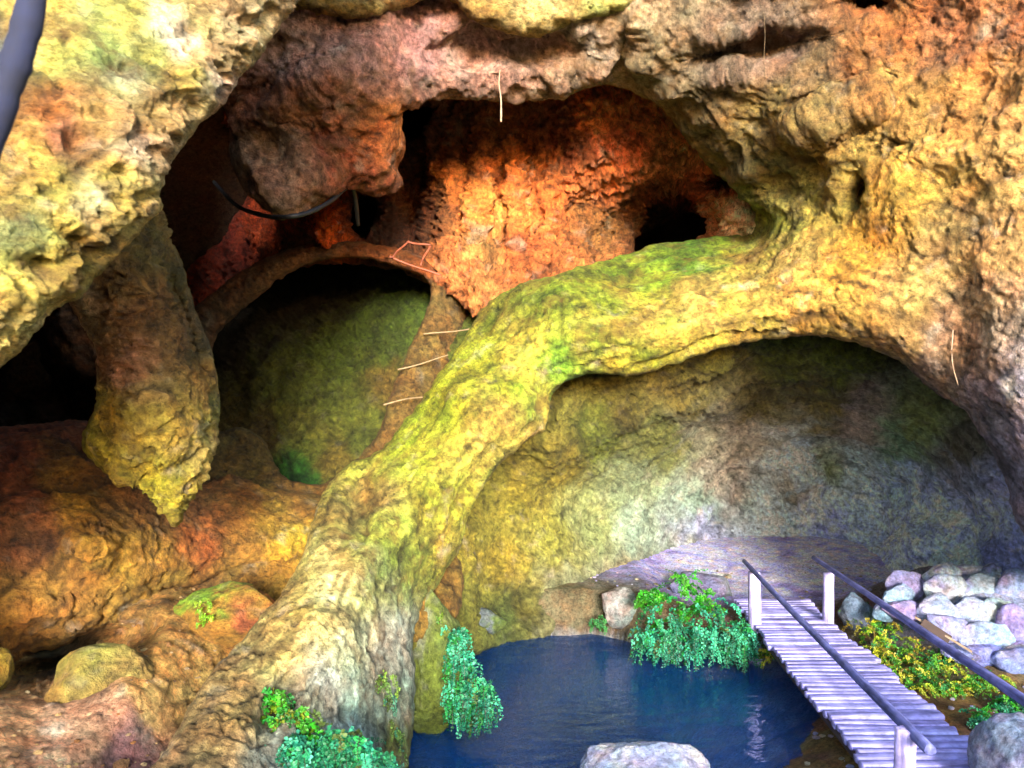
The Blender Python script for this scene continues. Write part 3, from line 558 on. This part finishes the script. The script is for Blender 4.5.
for off in (.14, -.14):
    e = exl if off > 0 else exr
    pole('beam', (e(Y0)+off, Y0, DZ-.145), (e(Y1)+off, Y1, DZ-.145), .085, .09, M_dark, br, seed=3+off, rings=20)
def post(px, py_top, Y, zbot, r, lab=None, seed=0):
    t = V(px, py_top, Y); return pole('post', (t.x, t.y, zbot), (t.x+.01, t.y, t.z), r*1.08, r*.95, M_post, br, seed=seed)
post(754, 572, 12.1, -.5, .098, seed=1); post(828, 573, 12.2, -.2, .085, seed=2)
post(905, 729, 6.3, -.6, .085, seed=5)
ra = V(744, 562, 12.7); rb = V(928, 748, 5.95)
pole('handrail', ra, rb, .034, .046, M_rail, br, seed=3, rings=24, wob=.008)
ra = V(813, 558, 13.0); rb = V(1024, 699, 7.0); d = rb-ra; rb = ra+d*1.2
pole('handrail', ra, rb, .036, .052, M_rail, br, seed=9, rings=24, wob=.008)
pr = ra+d*1.17; pole('post', (pr.x, pr.y, -.2), (pr.x, pr.y, pr.z-.05), .09, .085, M_post, br, seed=8)

# ------------------------------------------------------------------ stones
import bmesh
def stone_mesh(dims, seed, facets=5, rough=.06, sub=4, flat=.75):
    bm = bmesh.new(); bmesh.ops.create_icosphere(bm, subdivisions=sub, radius=1)
    v = np.array([x.co[:] for x in bm.verts]); r = np.random.default_rng(seed)
    for k in range(facets*3):
        nrm = r.normal(size=3); nrm /= np.linalg.norm(nrm); d = r.uniform(flat-.07, flat+.12)
        dist = v@nrm; over = np.maximum(dist-d, 0); v -= (over*.9)[:, None]*nrm
    v *= np.array(dims)
    nn = v/np.linalg.norm(v, axis=1)[:, None]
    s = max(dims)
    v += nn*((fbm(v/s*1.6+seed, 3, seed)*.16+fbm(v/s*6+seed, 3, seed+1, ridge=True)*rough)*s)[:, None]
    fs = [tuple(x.index for x in f.verts) for f in bm.faces]; bm.free()
    return v, fs
def stone(name, px, py, Y, w, h, dep, cols, label, cat, group=None, seed=0, sub=4, mat=None, rz=0, gain=1.1, **kw):
    """w,h full size in pixels, centred on (px,py)"""
    W_ = w*Y/F/2; H_ = h*Y/F/2; D_ = dep/2
    v, fs = stone_mesh((W_*1.12, D_, H_*1.12), seed, sub=sub, **kw)
    base = v
    cc = colour_field([(0, 0, c) for c in cols[:1]]+[(60, 0, c) for c in cols[1:2]]+[(-50, 50, c) for c in cols[2:]], (v[:, 0]/W_)*50, (v[:, 2]/H_)*50, v*3, 30, seed, gain)
    cc, vv = mineral(v+seed*3.7, np.ones(3), seed, .7, cc)
    o = build(name, v, fs, mat or M_stone, tint=np.clip(cc, .01, .85)); o.location = V(px, py, Y); o.rotation_euler = (0, 0, rz)
    return tag(o, label, cat, group)
# boulders on the left floor
stone('boulder', 97, 690, 6.5, 96, 74, .8, ['a48a44', 'a07c40', '948a3c'], 'yellow mossy boulder on the brown earth floor at lower left', 'boulder', None, 21, 5, M_mass, gain=.85)
stone('boulder', 228, 618, 8.1, 92, 56, .9, ['a8782c', 'ac5c34', '7c9c28'], 'rounded orange boulder with a green moss patch beside the arch foot', 'boulder', None, 22, 5, M_mass, gain=.85)
stone('boulder', -4, 672, 6.5, 30, 40, .4, ['a8902c', '8c6c24'], 'small ochre boulder cut off by the left picture edge', 'boulder', None, 23, 4, M_mass)
stone('boulder', 637, 778, 7.7, 128, 72, .8, ['c4c4ec', 'd4d0f4', 'b0bce4'], 'pale bluish white boulder rising from the pool at the bottom', 'boulder', None, 24, 5, gain=1.3)
stone('boulder', 1026, 766, 7.0, 84, 80, .9, ['a49cc4', 'b8b4d8', '94a0b8'], 'pale lilac boulder in the bottom right corner', 'boulder', None, 25, 5, gain=1.2)
stone('boulder', 435, 668, 9.7, 58, 132, .9, ['707c2c', '5c6c30', '848868'], 'upright mossy rock at the water edge by the arch foot', 'boulder', None, 26, 5, M_alcove)
stone('boulder', 410, 610, 9.6, 30, 90, .5, ['6c6c24', '84742c'], 'narrow dark mossy rock tucked behind the arch foot', 'boulder', None, 27, 4, M_alcove)
stone('boulder', 618, 606, 13.3, 34, 40, .5, ['9c9490', '8c9c94', '84706c'], 'grey speckled rock on the far bank left of the leafy clump', 'boulder', None, 28, 4)
stone('boulder', 700, 588, 14.6, 60, 30, .7, ['7c78a0', '6c7078'], 'low lilac boulder behind the leafy clump', 'boulder', None, 29, 4)
stone('boulder', 856, 612, 12.8, 30, 34, .5, ['7484a0', '6c8478'], 'mottled blue grey boulder right of the far bridge post', 'boulder', None, 30, 4)
stone('boulder', 480, 622, 12.6, 44, 26, .4, ['6c7078', '5c6c2c'], 'small wet grey rock at the back left pool edge', 'boulder', None, 31, 4)
grp = 'pale blue stones heaped beside the footbridge'
stones = [(943, 577, 12.6, 40, 26, 'small rounded white stone at the upper left of the pale stone heap', 'd4dcf4'), (968, 573, 12.8, 38, 18, 'flat white stone along the top of the pale heap', 'ccd4f0'),
          (944, 591, 12.2, 46, 42, 'squarish bright white stone near the top left of the heap', 'dce0f4'), (980, 590, 12.3, 58, 34, 'slanting pale stone in the upper middle of the heap', 'ccdcf0'),
          (996, 574, 12.8, 44, 20, 'long low white stone at the top right of the heap', 'c4d8e8'), (1015, 588, 12.2, 46, 40, 'angular blue grey stone at the right end of the upper row', 'a4b4e4'),
          (910, 587, 12.4, 40, 30, 'pinkish lilac block at the left end of the heap', 'b0a4dc'), (898, 600, 12.2, 40, 30, 'pale turquoise stone at the lower left of the heap', '9cb8d8'),
          (904, 610, 11.9, 40, 22, 'pink tinged wedge stone just behind the handrail', 'b4a0dc'), (936, 610, 11.8, 50, 30, 'blue white stone in the middle of the heap', 'b4c4ec'),
          (968, 610, 11.8, 44, 28, 'dented pale stone in the centre right of the heap', 'bcc8f0'), (1000, 616, 11.7, 36, 30, 'rounded greenish white stone right of the heap centre', 'c4e0e4'),
          (950, 630, 11.4, 52, 30, 'broad grooved blue stone low in the heap', 'a8b0ec'), (982, 636, 11.3, 54, 34, 'smooth large blue white stone low on the right of the heap', 'b0c4f0'),
          (1016, 630, 11.4, 36, 50, 'lilac stone at the right edge of the heap', 'a094dc'), (986, 656, 11.1, 46, 24, 'lowest blue violet stone at the foot of the heap', '8c90e0'),
          (1012, 660, 10.9, 40, 28, 'pale blue stone wedged at the lower right end of the heap', '98a4e8'), (958, 654, 11.0, 34, 20, 'small violet grey stone at the foot of the heap beside the plank', '8c90c8'), (884, 612, 12.1, 26, 20, 'little turquoise stone at the left tip of the heap', '88a8c0'),
          (1016, 566, 13.2, 30, 16, 'small pale slab behind the heap by the right edge', 'b8c4ec')]
for i, (px, py, Y, w, h, lab, c) in enumerate(stones):
    stone('rock', px, py, Y, w*1.24, h*1.26, .5, [c, c, 'b0a8e0'], lab, 'rock', grp, 40+i, 4, None, random.uniform(-.3, .3), gain=1.0, facets=9, flat=.56, rough=.03)

def gY(px, py):
    Ys = np.arange(4, 20, .05); p = P(np.full(Ys.shape, float(px)), np.full(Ys.shape, float(py)), Ys)
    below = p[:, 2] < terrain_z(p[:, 0], p[:, 1]); i = int(np.argmax(below)); return float(Ys[i])
# ------------------------------------------------------------------ plants
def leaf_mat(name, rough=.5):
    m, nt, b = nodes(name)
    at = N(nt, 'ShaderNodeAttribute', attribute_name='tint')
    nt.links.new(at.outputs['Color'], b.inputs['Base Color']); b.inputs['Roughness'].default_value = rough
    out = nt.nodes['Material Output']; t = N(nt, 'ShaderNodeBsdfTranslucent'); nt.links.new(at.outputs['Color'], t.inputs[0])
    ms = N(nt, 'ShaderNodeMixShader'); ms.inputs[0].default_value = .3; nt.links.new(b.outputs[0], ms.inputs[1]); nt.links.new(t.outputs[0], ms.inputs[2]); nt.links.new(ms.outputs[0], out.inputs['Surface'])
    return m
M_leaf = leaf_mat('fern_leaf'); M_stem = leaf_mat('fern_stem')
def fern(name, pts, fronds, length, leaf, colours, label, cat='fern', seed=0, droop=1.0, up=.6, group=None, toward=(0, -1, 0), kind=None):
    """fronds spring from the given (px,py,Y,spread_px) roots; leaflets sit along each arching rachis"""
    r = random.Random(seed); vs = []; fs = []; ts = []; sv = []; sf = []; stt = []
    root = V(*pts[0][:3]) 
    for _ in range(fronds):
        px, py, Y, sx, sy = r.choice(pts)
        o = V(px+r.uniform(-1, 1)*sx, py+r.uniform(-1, 1)*sy, Y+r.uniform(-.12, .12))
        d = Vector((r.gauss(0, .8), r.gauss(0, .5), up+r.gauss(0, .3)))+Vector(toward)*.8; d.normalize()
        L = length*r.uniform(.5, 1.2); n = 9
        col = lin(rgb(r.choice(colours) if r.random() > .03 else '5c7430'))*r.uniform(.3, .95)
        p = o.copy(); prev = None
        for i in range(n):
            t = i/(n-1); d = (d+Vector((0, 0, -.28*droop))).normalized(); q_ = p+d*(L/n)
            s1 = d.cross(Vector((0, 0, 1))); s1 = s1.normalized() if s1.length > .1 else Vector((1, 0, 0))
            k = len(sv); w = .0025*(1-t*.6)+.001
            sv += [p-s1*w, p+s1*w, q_+s1*w*.8, q_-s1*w*.8]; sf.append((k, k+1, k+2, k+3)); stt += [lin(rgb('3c3020'))]*4
            if i > 0:
                for s_ in (-1, 1):
                    for rep in range(3):
                        ld = (s1*s_+d*.4+Vector((r.gauss(0, .45), r.gauss(0, .45), r.gauss(0, .45)))).normalized()
                        ls = leaf*.68*(1-.5*t)*r.uniform(.45, 1.45)
                        nrm = Vector((r.gauss(0, .6), r.gauss(-.5, .5), r.gauss(.7, .4))).normalized()
                        a = ld*ls; b_ = nrm.cross(ld); b_ = b_.normalized()*ls*.5 if b_.length > .05 else s1*ls*.5
                        c0 = p+(q_-p)*r.random()+ld*ls*.3*rep
                        k = len(vs)
                        up_ = nrm*ls*.12
                        vs += [c0, c0+a*.45-b_+up_, c0+a*.95-b_*.55, c0+a*1.08, c0+a*.95+b_*.55, c0+a*.45+b_+up_]
                        fs.append((k, k+1, k+2, k+3)); fs.append((k, k+3, k+4, k+5))
                        cc = np.clip(col*r.uniform(.75, 1.3), .003, .8); ts += [cc]*6
            p = q_
    e = empty(name, root)
    if fronds <= 100:
        k = len(vs); vs += sv; ts += stt; fs += [tuple(i+k for i in f) for f in sf]
    lo = build('foliage', np.array([tuple(v-root) for v in vs]), fs, M_leaf, e, tint=np.array(ts), smooth=False)
    if fronds > 100: build('stem', np.array([tuple(v-root) for v in sv]), sf, M_stem, e, tint=np.array(stt), smooth=False)
    return tag(e, label, cat, group, kind)
TEAL = ['2f9c78', '3cb488', '4cc090', '1f8058', '38a868', '60d0a0', '30a050']; GRN = ['2f9c20', '3cac24', '58b82c', '2c8c30']; YEL = ['b8b828', 'd0c038', '90a824', '70a830', 'd8b848']
fern('fern', [(460, 668, 9.4, 14, 18), (472, 700, 9.3, 20, 12), (455, 640, 9.5, 8, 14), (480, 690, 9.3, 10, 16)], 230, .34, .05, TEAL+['2f9c40'], 'dense teal fern clump hanging over the pool at the arch foot', seed=1, droop=1.3, up=.3)
fern('fern', [(690, 625, 12.1, 42, 22), (720, 640, 11.9, 30, 14), (660, 640, 12.1, 20, 12), (740, 640, 11.9, 10, 12)], 400, .36, .055, TEAL+['48b494'], 'wide teal leafy clump on the far bank beside the bridge', 'fern', seed=2, droop=1.0, up=.5)
fern('seedling', [(665, 612, 12.6, 22, 16), (650, 600, 12.7, 10, 8), (685, 585, 12.8, 6, 10), (700, 605, 12.7, 6, 12)], 90, .34, .06, GRN, 'bright green sprigs rising above the teal clump on the far bank', 'plant', seed=3, droop=.6, up=1.1)
fern('fern', [(325, 748, 5.9, 40, 14), (360, 760, 6.3, 30, 10), (290, 755, 5.8, 20, 10)], 330, .26, .046, TEAL+['3cac70'], 'teal fern growing at the bottom of the arch foot', seed=4, droop=.8, up=.6)
fern('seedling', [(292, 722, 6.1, 24, 12), (276, 702, 6.3, 10, 8), (300, 742, 6.0, 14, 8)], 80, .22, .04, GRN+['90c020', 'a8b828'], 'bright lime green sprigs on the lower arch foot', 'plant', seed=5, droop=.6, up=.8)
fern('shrub', [(985, 725, gY(985, 728), 16, 12), (1008, 706, gY(1008, 712), 16, 8)], 150, .26, .04, TEAL+GRN, 'green leafy plant beside the bottom right boulder', 'plant', seed=6, droop=.7, up=.8)
fern('seedling', [(768, 656, 11.6, 6, 6)], 22, .16, .04, YEL, 'tiny yellow plant at the foot of the left bridge post', 'plant', seed=7, droop=.6, up=.9)
fern('seedling', [(598, 622, 13.2, 10, 6)], 20, .16, .04, ['4c9c50', '3c8c50'], 'small green tuft on the far bank near the grey rock', 'plant', seed=8, droop=.8, up=.6)
fern('moss_clump', [(432, 630, 9.6, 14, 18)], 60, .2, .035, ['6c8c20', '4c7c20', '7c9c28'], 'olive green moss tuft above the hanging fern', 'moss', seed=9, droop=1.3, up=.1)
fern('seedling', [(205, 612, 7.75, 9, 12)], 40, .08, .02, ['7cb020', '98b828'], 'small lime moss tuft on the orange boulder', 'moss', seed=10, droop=1.0, up=.2)
fern('fern', [(385, 700, 7.5, 12, 30), (395, 745, 7.5, 10, 18)], 70, .16, .028, ['6c9440', '4c9470', '7c9c38'], 'thin green fern fringe down the right side of the arch foot', seed=12, droop=1.4, up=.0)
# ground cover right of the bridge: nobody could count it
gp = []
for (px, py, sx, sy) in ((862, 622, 16, 10), (875, 636, 20, 12), (895, 650, 24, 12), (912, 662, 26, 12), (940, 668, 26, 9), (905, 676, 22, 8), (962, 690, 14, 8), (955, 655, 16, 6), (985, 684, 16, 8), (930, 690, 20, 8), (880, 655, 14, 10)):
    gp.append((px, py, gY(px, py)-.1, sx, sy))
g1 = fern('ground_cover', gp, 800, .26, .036, ['e4e440', 'f0e050', 'b8d030', '80b830', 'd8b848', '58a82c', '389828', '70b830', '409c50'], 'yellow and green low leafy growth on the bank right of the bridge', 'ground cover', seed=14, droop=.7, up=1.0)
g1['kind'] = 'stuff'

# loose gravel: nobody could count it
def gravel(src, count, keep, size, hexes, label, seed):
    r = np.random.default_rng(seed); me = src.data; n = len(me.vertices)
    co_ = np.empty(n*3); me.vertices.foreach_get('co', co_); co_ = co_.reshape(-1, 3)
    no = np.empty(n*3); me.vertices.foreach_get('normal', no); no = no.reshape(-1, 3)
    ids = np.nonzero(keep(co_) & (np.abs(no[:, 2]) > .5))[0]
    ids = ids[fbm(co_[ids]*.9, 3, seed)+r.uniform(-.3, .3, len(ids)) > .0]
    ids = r.choice(ids, min(count, len(ids)), replace=False)
    bm = bmesh.new(); bmesh.ops.create_icosphere(bm, subdivisions=1, radius=1); bv = np.array([v.co[:] for v in bm.verts]); bf = np.array([[v.index for v in f.verts] for f in bm.faces]); bm.free()
    vs = []; fs = []; ts = []
    for k, i in enumerate(ids):
        sc_ = size*r.lognormal(0, .5); a = r.uniform(0, 6.28)
        v = bv*(1+r.uniform(-.22, .22, (len(bv), 1)))*np.array([1.2, .85, .6])*sc_
        v = np.stack([v[:, 0]*math.cos(a)-v[:, 1]*math.sin(a), v[:, 0]*math.sin(a)+v[:, 1]*math.cos(a), v[:, 2]], -1)
        vs.append(v+co_[i]+np.array([0, 0, sc_*.2])); fs.append(bf+k*len(bv)); ts.append(np.tile(lin(rgb(hexes[r.integers(len(hexes))]))*r.uniform(.7, 1.4), (len(bv), 1)))
    o = build('gravel', np.vstack(vs), np.vstack(fs).tolist(), M_stone, tint=np.clip(np.vstack(ts), .02, .85), smooth=False)
    tag(o, label, 'gravel', None, 'stuff')
gravel(floor, 900, lambda c: (c[:, 1] < 10) & (c[:, 1] > 4), .016, ['b08c5c', '94683c', 'c0a078', '7c5c3c'], 'loose brown gravel on the earth floor', 5)
gravel(bedo, 1300, lambda c: (c[:, 2] > -.02) & (c[:, 1] < 17) & (c[:, 0] > 0), .022, ['9c98c0', 'b0a890', '8c7c64', 'a49cb0'], 'small loose stones on the pool bank and alcove floor', 6)
# ------------------------------------------------------------------ small things
def plain(name, c, rough=.6):
    m, nt, b = nodes(name); n1 = N(nt, 'ShaderNodeTexNoise', i_Scale=14, i_Detail=5)
    tc = N(nt, 'ShaderNodeTexCoord'); nt.links.new(tc.outputs['Object'], n1.inputs['Vector'])
    nt.links.new(ramp(nt, n1.outputs[0], [(.3, lin(c)*.6), (.7, lin(c)*1.3)]), b.inputs['Base Color']); b.inputs['Roughness'].default_value = rough
    return m
def tube(name, pts, r, mat, parent=None, seg=8, taper=1.0):
    pts = [Vector(p) for p in pts]; vs = []; fs = []
    # resample
    P2 = []
    m = len(pts)
    for i in range(m-1):
        a, b, c, d = pts[max(i-1, 0)], pts[i], pts[i+1], pts[min(i+2, m-1)]
        for k in range(6):
            t = k/6; P2.append(.5*((2*b)+(-a+c)*t+(2*a-5*b+4*c-d)*t*t+(-a+3*b-3*c+d)*t**3))
    P2.append(pts[-1]); n = len(P2)
    for i, p in enumerate(P2):
        d = (P2[min(i+1, n-1)]-P2[max(i-1, 0)]).normalized()
        u = d.cross(Vector((.13, .2, .97))).normalized(); w = d.cross(u); rr = r*(1+(taper-1)*i/(n-1))*(1+.06*math.sin(i*1.3)+.05*math.sin(i*2.9+1))
        for j in range(seg):
            a = 2*math.pi*j/seg; vs.append(tuple(p+u*math.cos(a)*rr+w*math.sin(a)*rr))
    for i in range(n-1):
        for j in range(seg): fs.append((i*seg+j, i*seg+(j+1) % seg, (i+1)*seg+(j+1) % seg, (i+1)*seg+j))
    fs.append(tuple(range(seg))[::-1]); fs.append(tuple((n-1)*seg+j for j in range(seg)))
    return build(name, vs, fs, mat, parent)
M_drip = plain('dull_calcite', (.55, .46, .38), .6); M_cable = plain('black_rubber', (.06, .06, .09)); M_blue = plain('dark_blue_bark', (.03, .06, .17), .9); M_pale = plain('pale_calcite', (.75, .62, .5), .5); M_rust = plain('rusty_red_wood', (.5, .25, .16)); M_root = plain('dry_root', (.42, .36, .28)); M_lip = plain('pale_log', (.44, .36, .24)); M_brown = plain('brown_wood', (.2, .12, .09))
tag(tube('cable', [V(214, 182, 14), V(236, 205, 12), V(262, 215, 10.6), V(285, 217, 9.8), V(310, 212, 10), V(332, 200, 10.4), V(347, 187, 10.8), V(354, 192, 11), V(358, 225, 11.5)], .032, M_cable), 'black cable slung beneath the pinkish hanging rock lobe', 'cable')
tag(tube('tree_branch', [V(-30, 190, 2.1), V(-2, 110, 2.1), V(18, 55, 2.1), V(32, 0, 2.1), V(40, -80, 2.1)], .045, M_blue, seg=14, taper=.75), 'dark blue blurred leaning branch in the top left corner', 'branch')
tag(tube('thin_stalactite', [V(500, 70, 9.6), V(499, 84, 9.65), V(501, 100, 9.7), V(501, 122, 9.7)], .0065, M_drip, taper=2.0), 'thin pale drip stalactite hanging from the chamber ceiling', 'stalactite')
tag(tube('hanging_root', [V(764, 12, 9.0), V(765, 36, 9.2), V(764, 58, 9.4), V(765, 78, 9.6)], .003, M_root), 'short thin root hanging in the dark cleft at the upper right', 'root')
tag(tube('hanging_root', [V(953, 330, 8.6), V(952, 360, 8.5), V(958, 385, 8.6)], .006, M_drip), 'short pale root on the right pillar of the arch', 'root')
for i, (p0, p1, Y, lab) in enumerate((((424, 335), (472, 328), 12.36, 'uppermost pale log step edge on the ramp behind the arch'), ((398, 369), (448, 356), 11.93, 'middle pale log step edge on the ramp behind the arch'), ((384, 404), (424, 397), 11.16, 'lowest dim log step edge on the ramp behind the arch'))):
    o = pole('step_edge', V(p0[0], p0[1], Y), V(p1[0], p1[1], Y+.2), .013, .011, M_lip, None, seed=i); tag(o, lab, 'step', 'log step edges on the ramp')
fr_ = empty('wooden_barrier', V(415, 262, 12.6)); tag(fr_, 'small broken reddish wooden barrier on the ledge', 'barrier')
Yb = 12.6
for nm, p0, p1, ya, yb in (('rail', (408, 241), (430, 246), Yb, Yb), ('leg', (408, 241), (392, 258), Yb, Yb-.2), ('leg', (430, 246), (420, 266), Yb, Yb-.2), ('rail', (390, 256), (440, 276), Yb-.2, Yb-.1)):
    pole(nm, V(*p0, ya), V(*p1, yb), .018, .016, M_rust, fr_, seed=1)
# ramp slabs
# little plank frame by the stone heap
pk = empty('wooden_plank', V(930, 628, 11.2)); tag(pk, 'short brown plank leaning at the foot of the pale stone heap', 'plank')
def slab(name, a, b, w, h, mat, parent):
    a = Vector(a); b = Vector(b); d = b-a; L = d.length
    bm = bmesh.new(); bmesh.ops.create_cube(bm, size=1)
    for v in bm.verts: v.co = Vector((v.co.x*L, v.co.y*w, v.co.z*h))
    bmesh.ops.bevel(bm, geom=bm.edges[:], offset=min(w, h)*.15, segments=2, affect='EDGES')
    me = bpy.data.meshes.new(name); bm.to_mesh(me); bm.free(); me.materials.append(mat)
    o = bpy.data.objects.new(name, me); C.objects.link(o); o.parent = parent
    o.location = (a+b)/2-parent.location; o.rotation_mode = 'QUATERNION'; o.rotation_quaternion = Vector((1, 0, 0)).rotation_difference(d); return o
slab('board', V(922, 622, 11.1), V(950, 640, 10.9), .04, .12, M_brown, pk); slab('edge_strip', V(915, 617, 11.2), V(972, 652, 10.7), .025, .03, M_drip, pk)

# ------------------------------------------------------------------ camera, light, world
cam = bpy.data.cameras.new('camera'); co = bpy.data.objects.new('camera', cam); C.objects.link(co); bpy.context.scene.camera = co
co.location = (0, 0, CZ); co.rotation_euler = (math.pi/2+PIT, 0, 0)
cam.sensor_width = 36; cam.lens = 36*F/1024; cam.clip_end = 2000; cam.clip_start = .05
cam.dof.use_dof = True; cam.dof.focus_distance = 11; cam.dof.aperture_fstop = 2.8
sc = bpy.context.scene
SUN_EL, SUN_AZ = math.radians(11), math.radians(174)   # azimuth clockwise from +Y: behind the viewer, a little to the left
w = bpy.data.worlds.new('World'); sc.world = w; w.use_nodes = True; nt = w.node_tree
sky = nt.nodes.new('ShaderNodeTexSky'); sky.sky_type = 'NISHITA'; sky.sun_disc = False; sky.sun_elevation = SUN_EL; sky.sun_rotation = SUN_AZ
nt.links.new(sky.outputs[0], nt.nodes['Background'].inputs[0]); nt.nodes['Background'].inputs[1].default_value = .15
sd = Vector((math.sin(SUN_AZ)*math.cos(SUN_EL), math.cos(SUN_AZ)*math.cos(SUN_EL), math.sin(SUN_EL)))
sl = bpy.data.lights.new('sun', 'SUN'); sl.energy = 2.0; sl.angle = math.radians(14); sl.color = (1, .95, .86)
so = bpy.data.objects.new('sun', sl); C.objects.link(so); so.rotation_mode = 'QUATERNION'; so.rotation_quaternion = Vector((0, 0, 1)).rotation_difference(sd); so.location = (0, -20, 20)
sc.view_settings.view_transform = 'Standard'; sc.view_settings.look = 'None'; sc.view_settings.exposure = 3.0; sc.view_settings.gamma = 1
sc.cycles.max_bounces = 8; sc.cycles.diffuse_bounces = 5; sc.cycles.transparent_max_bounces = 8
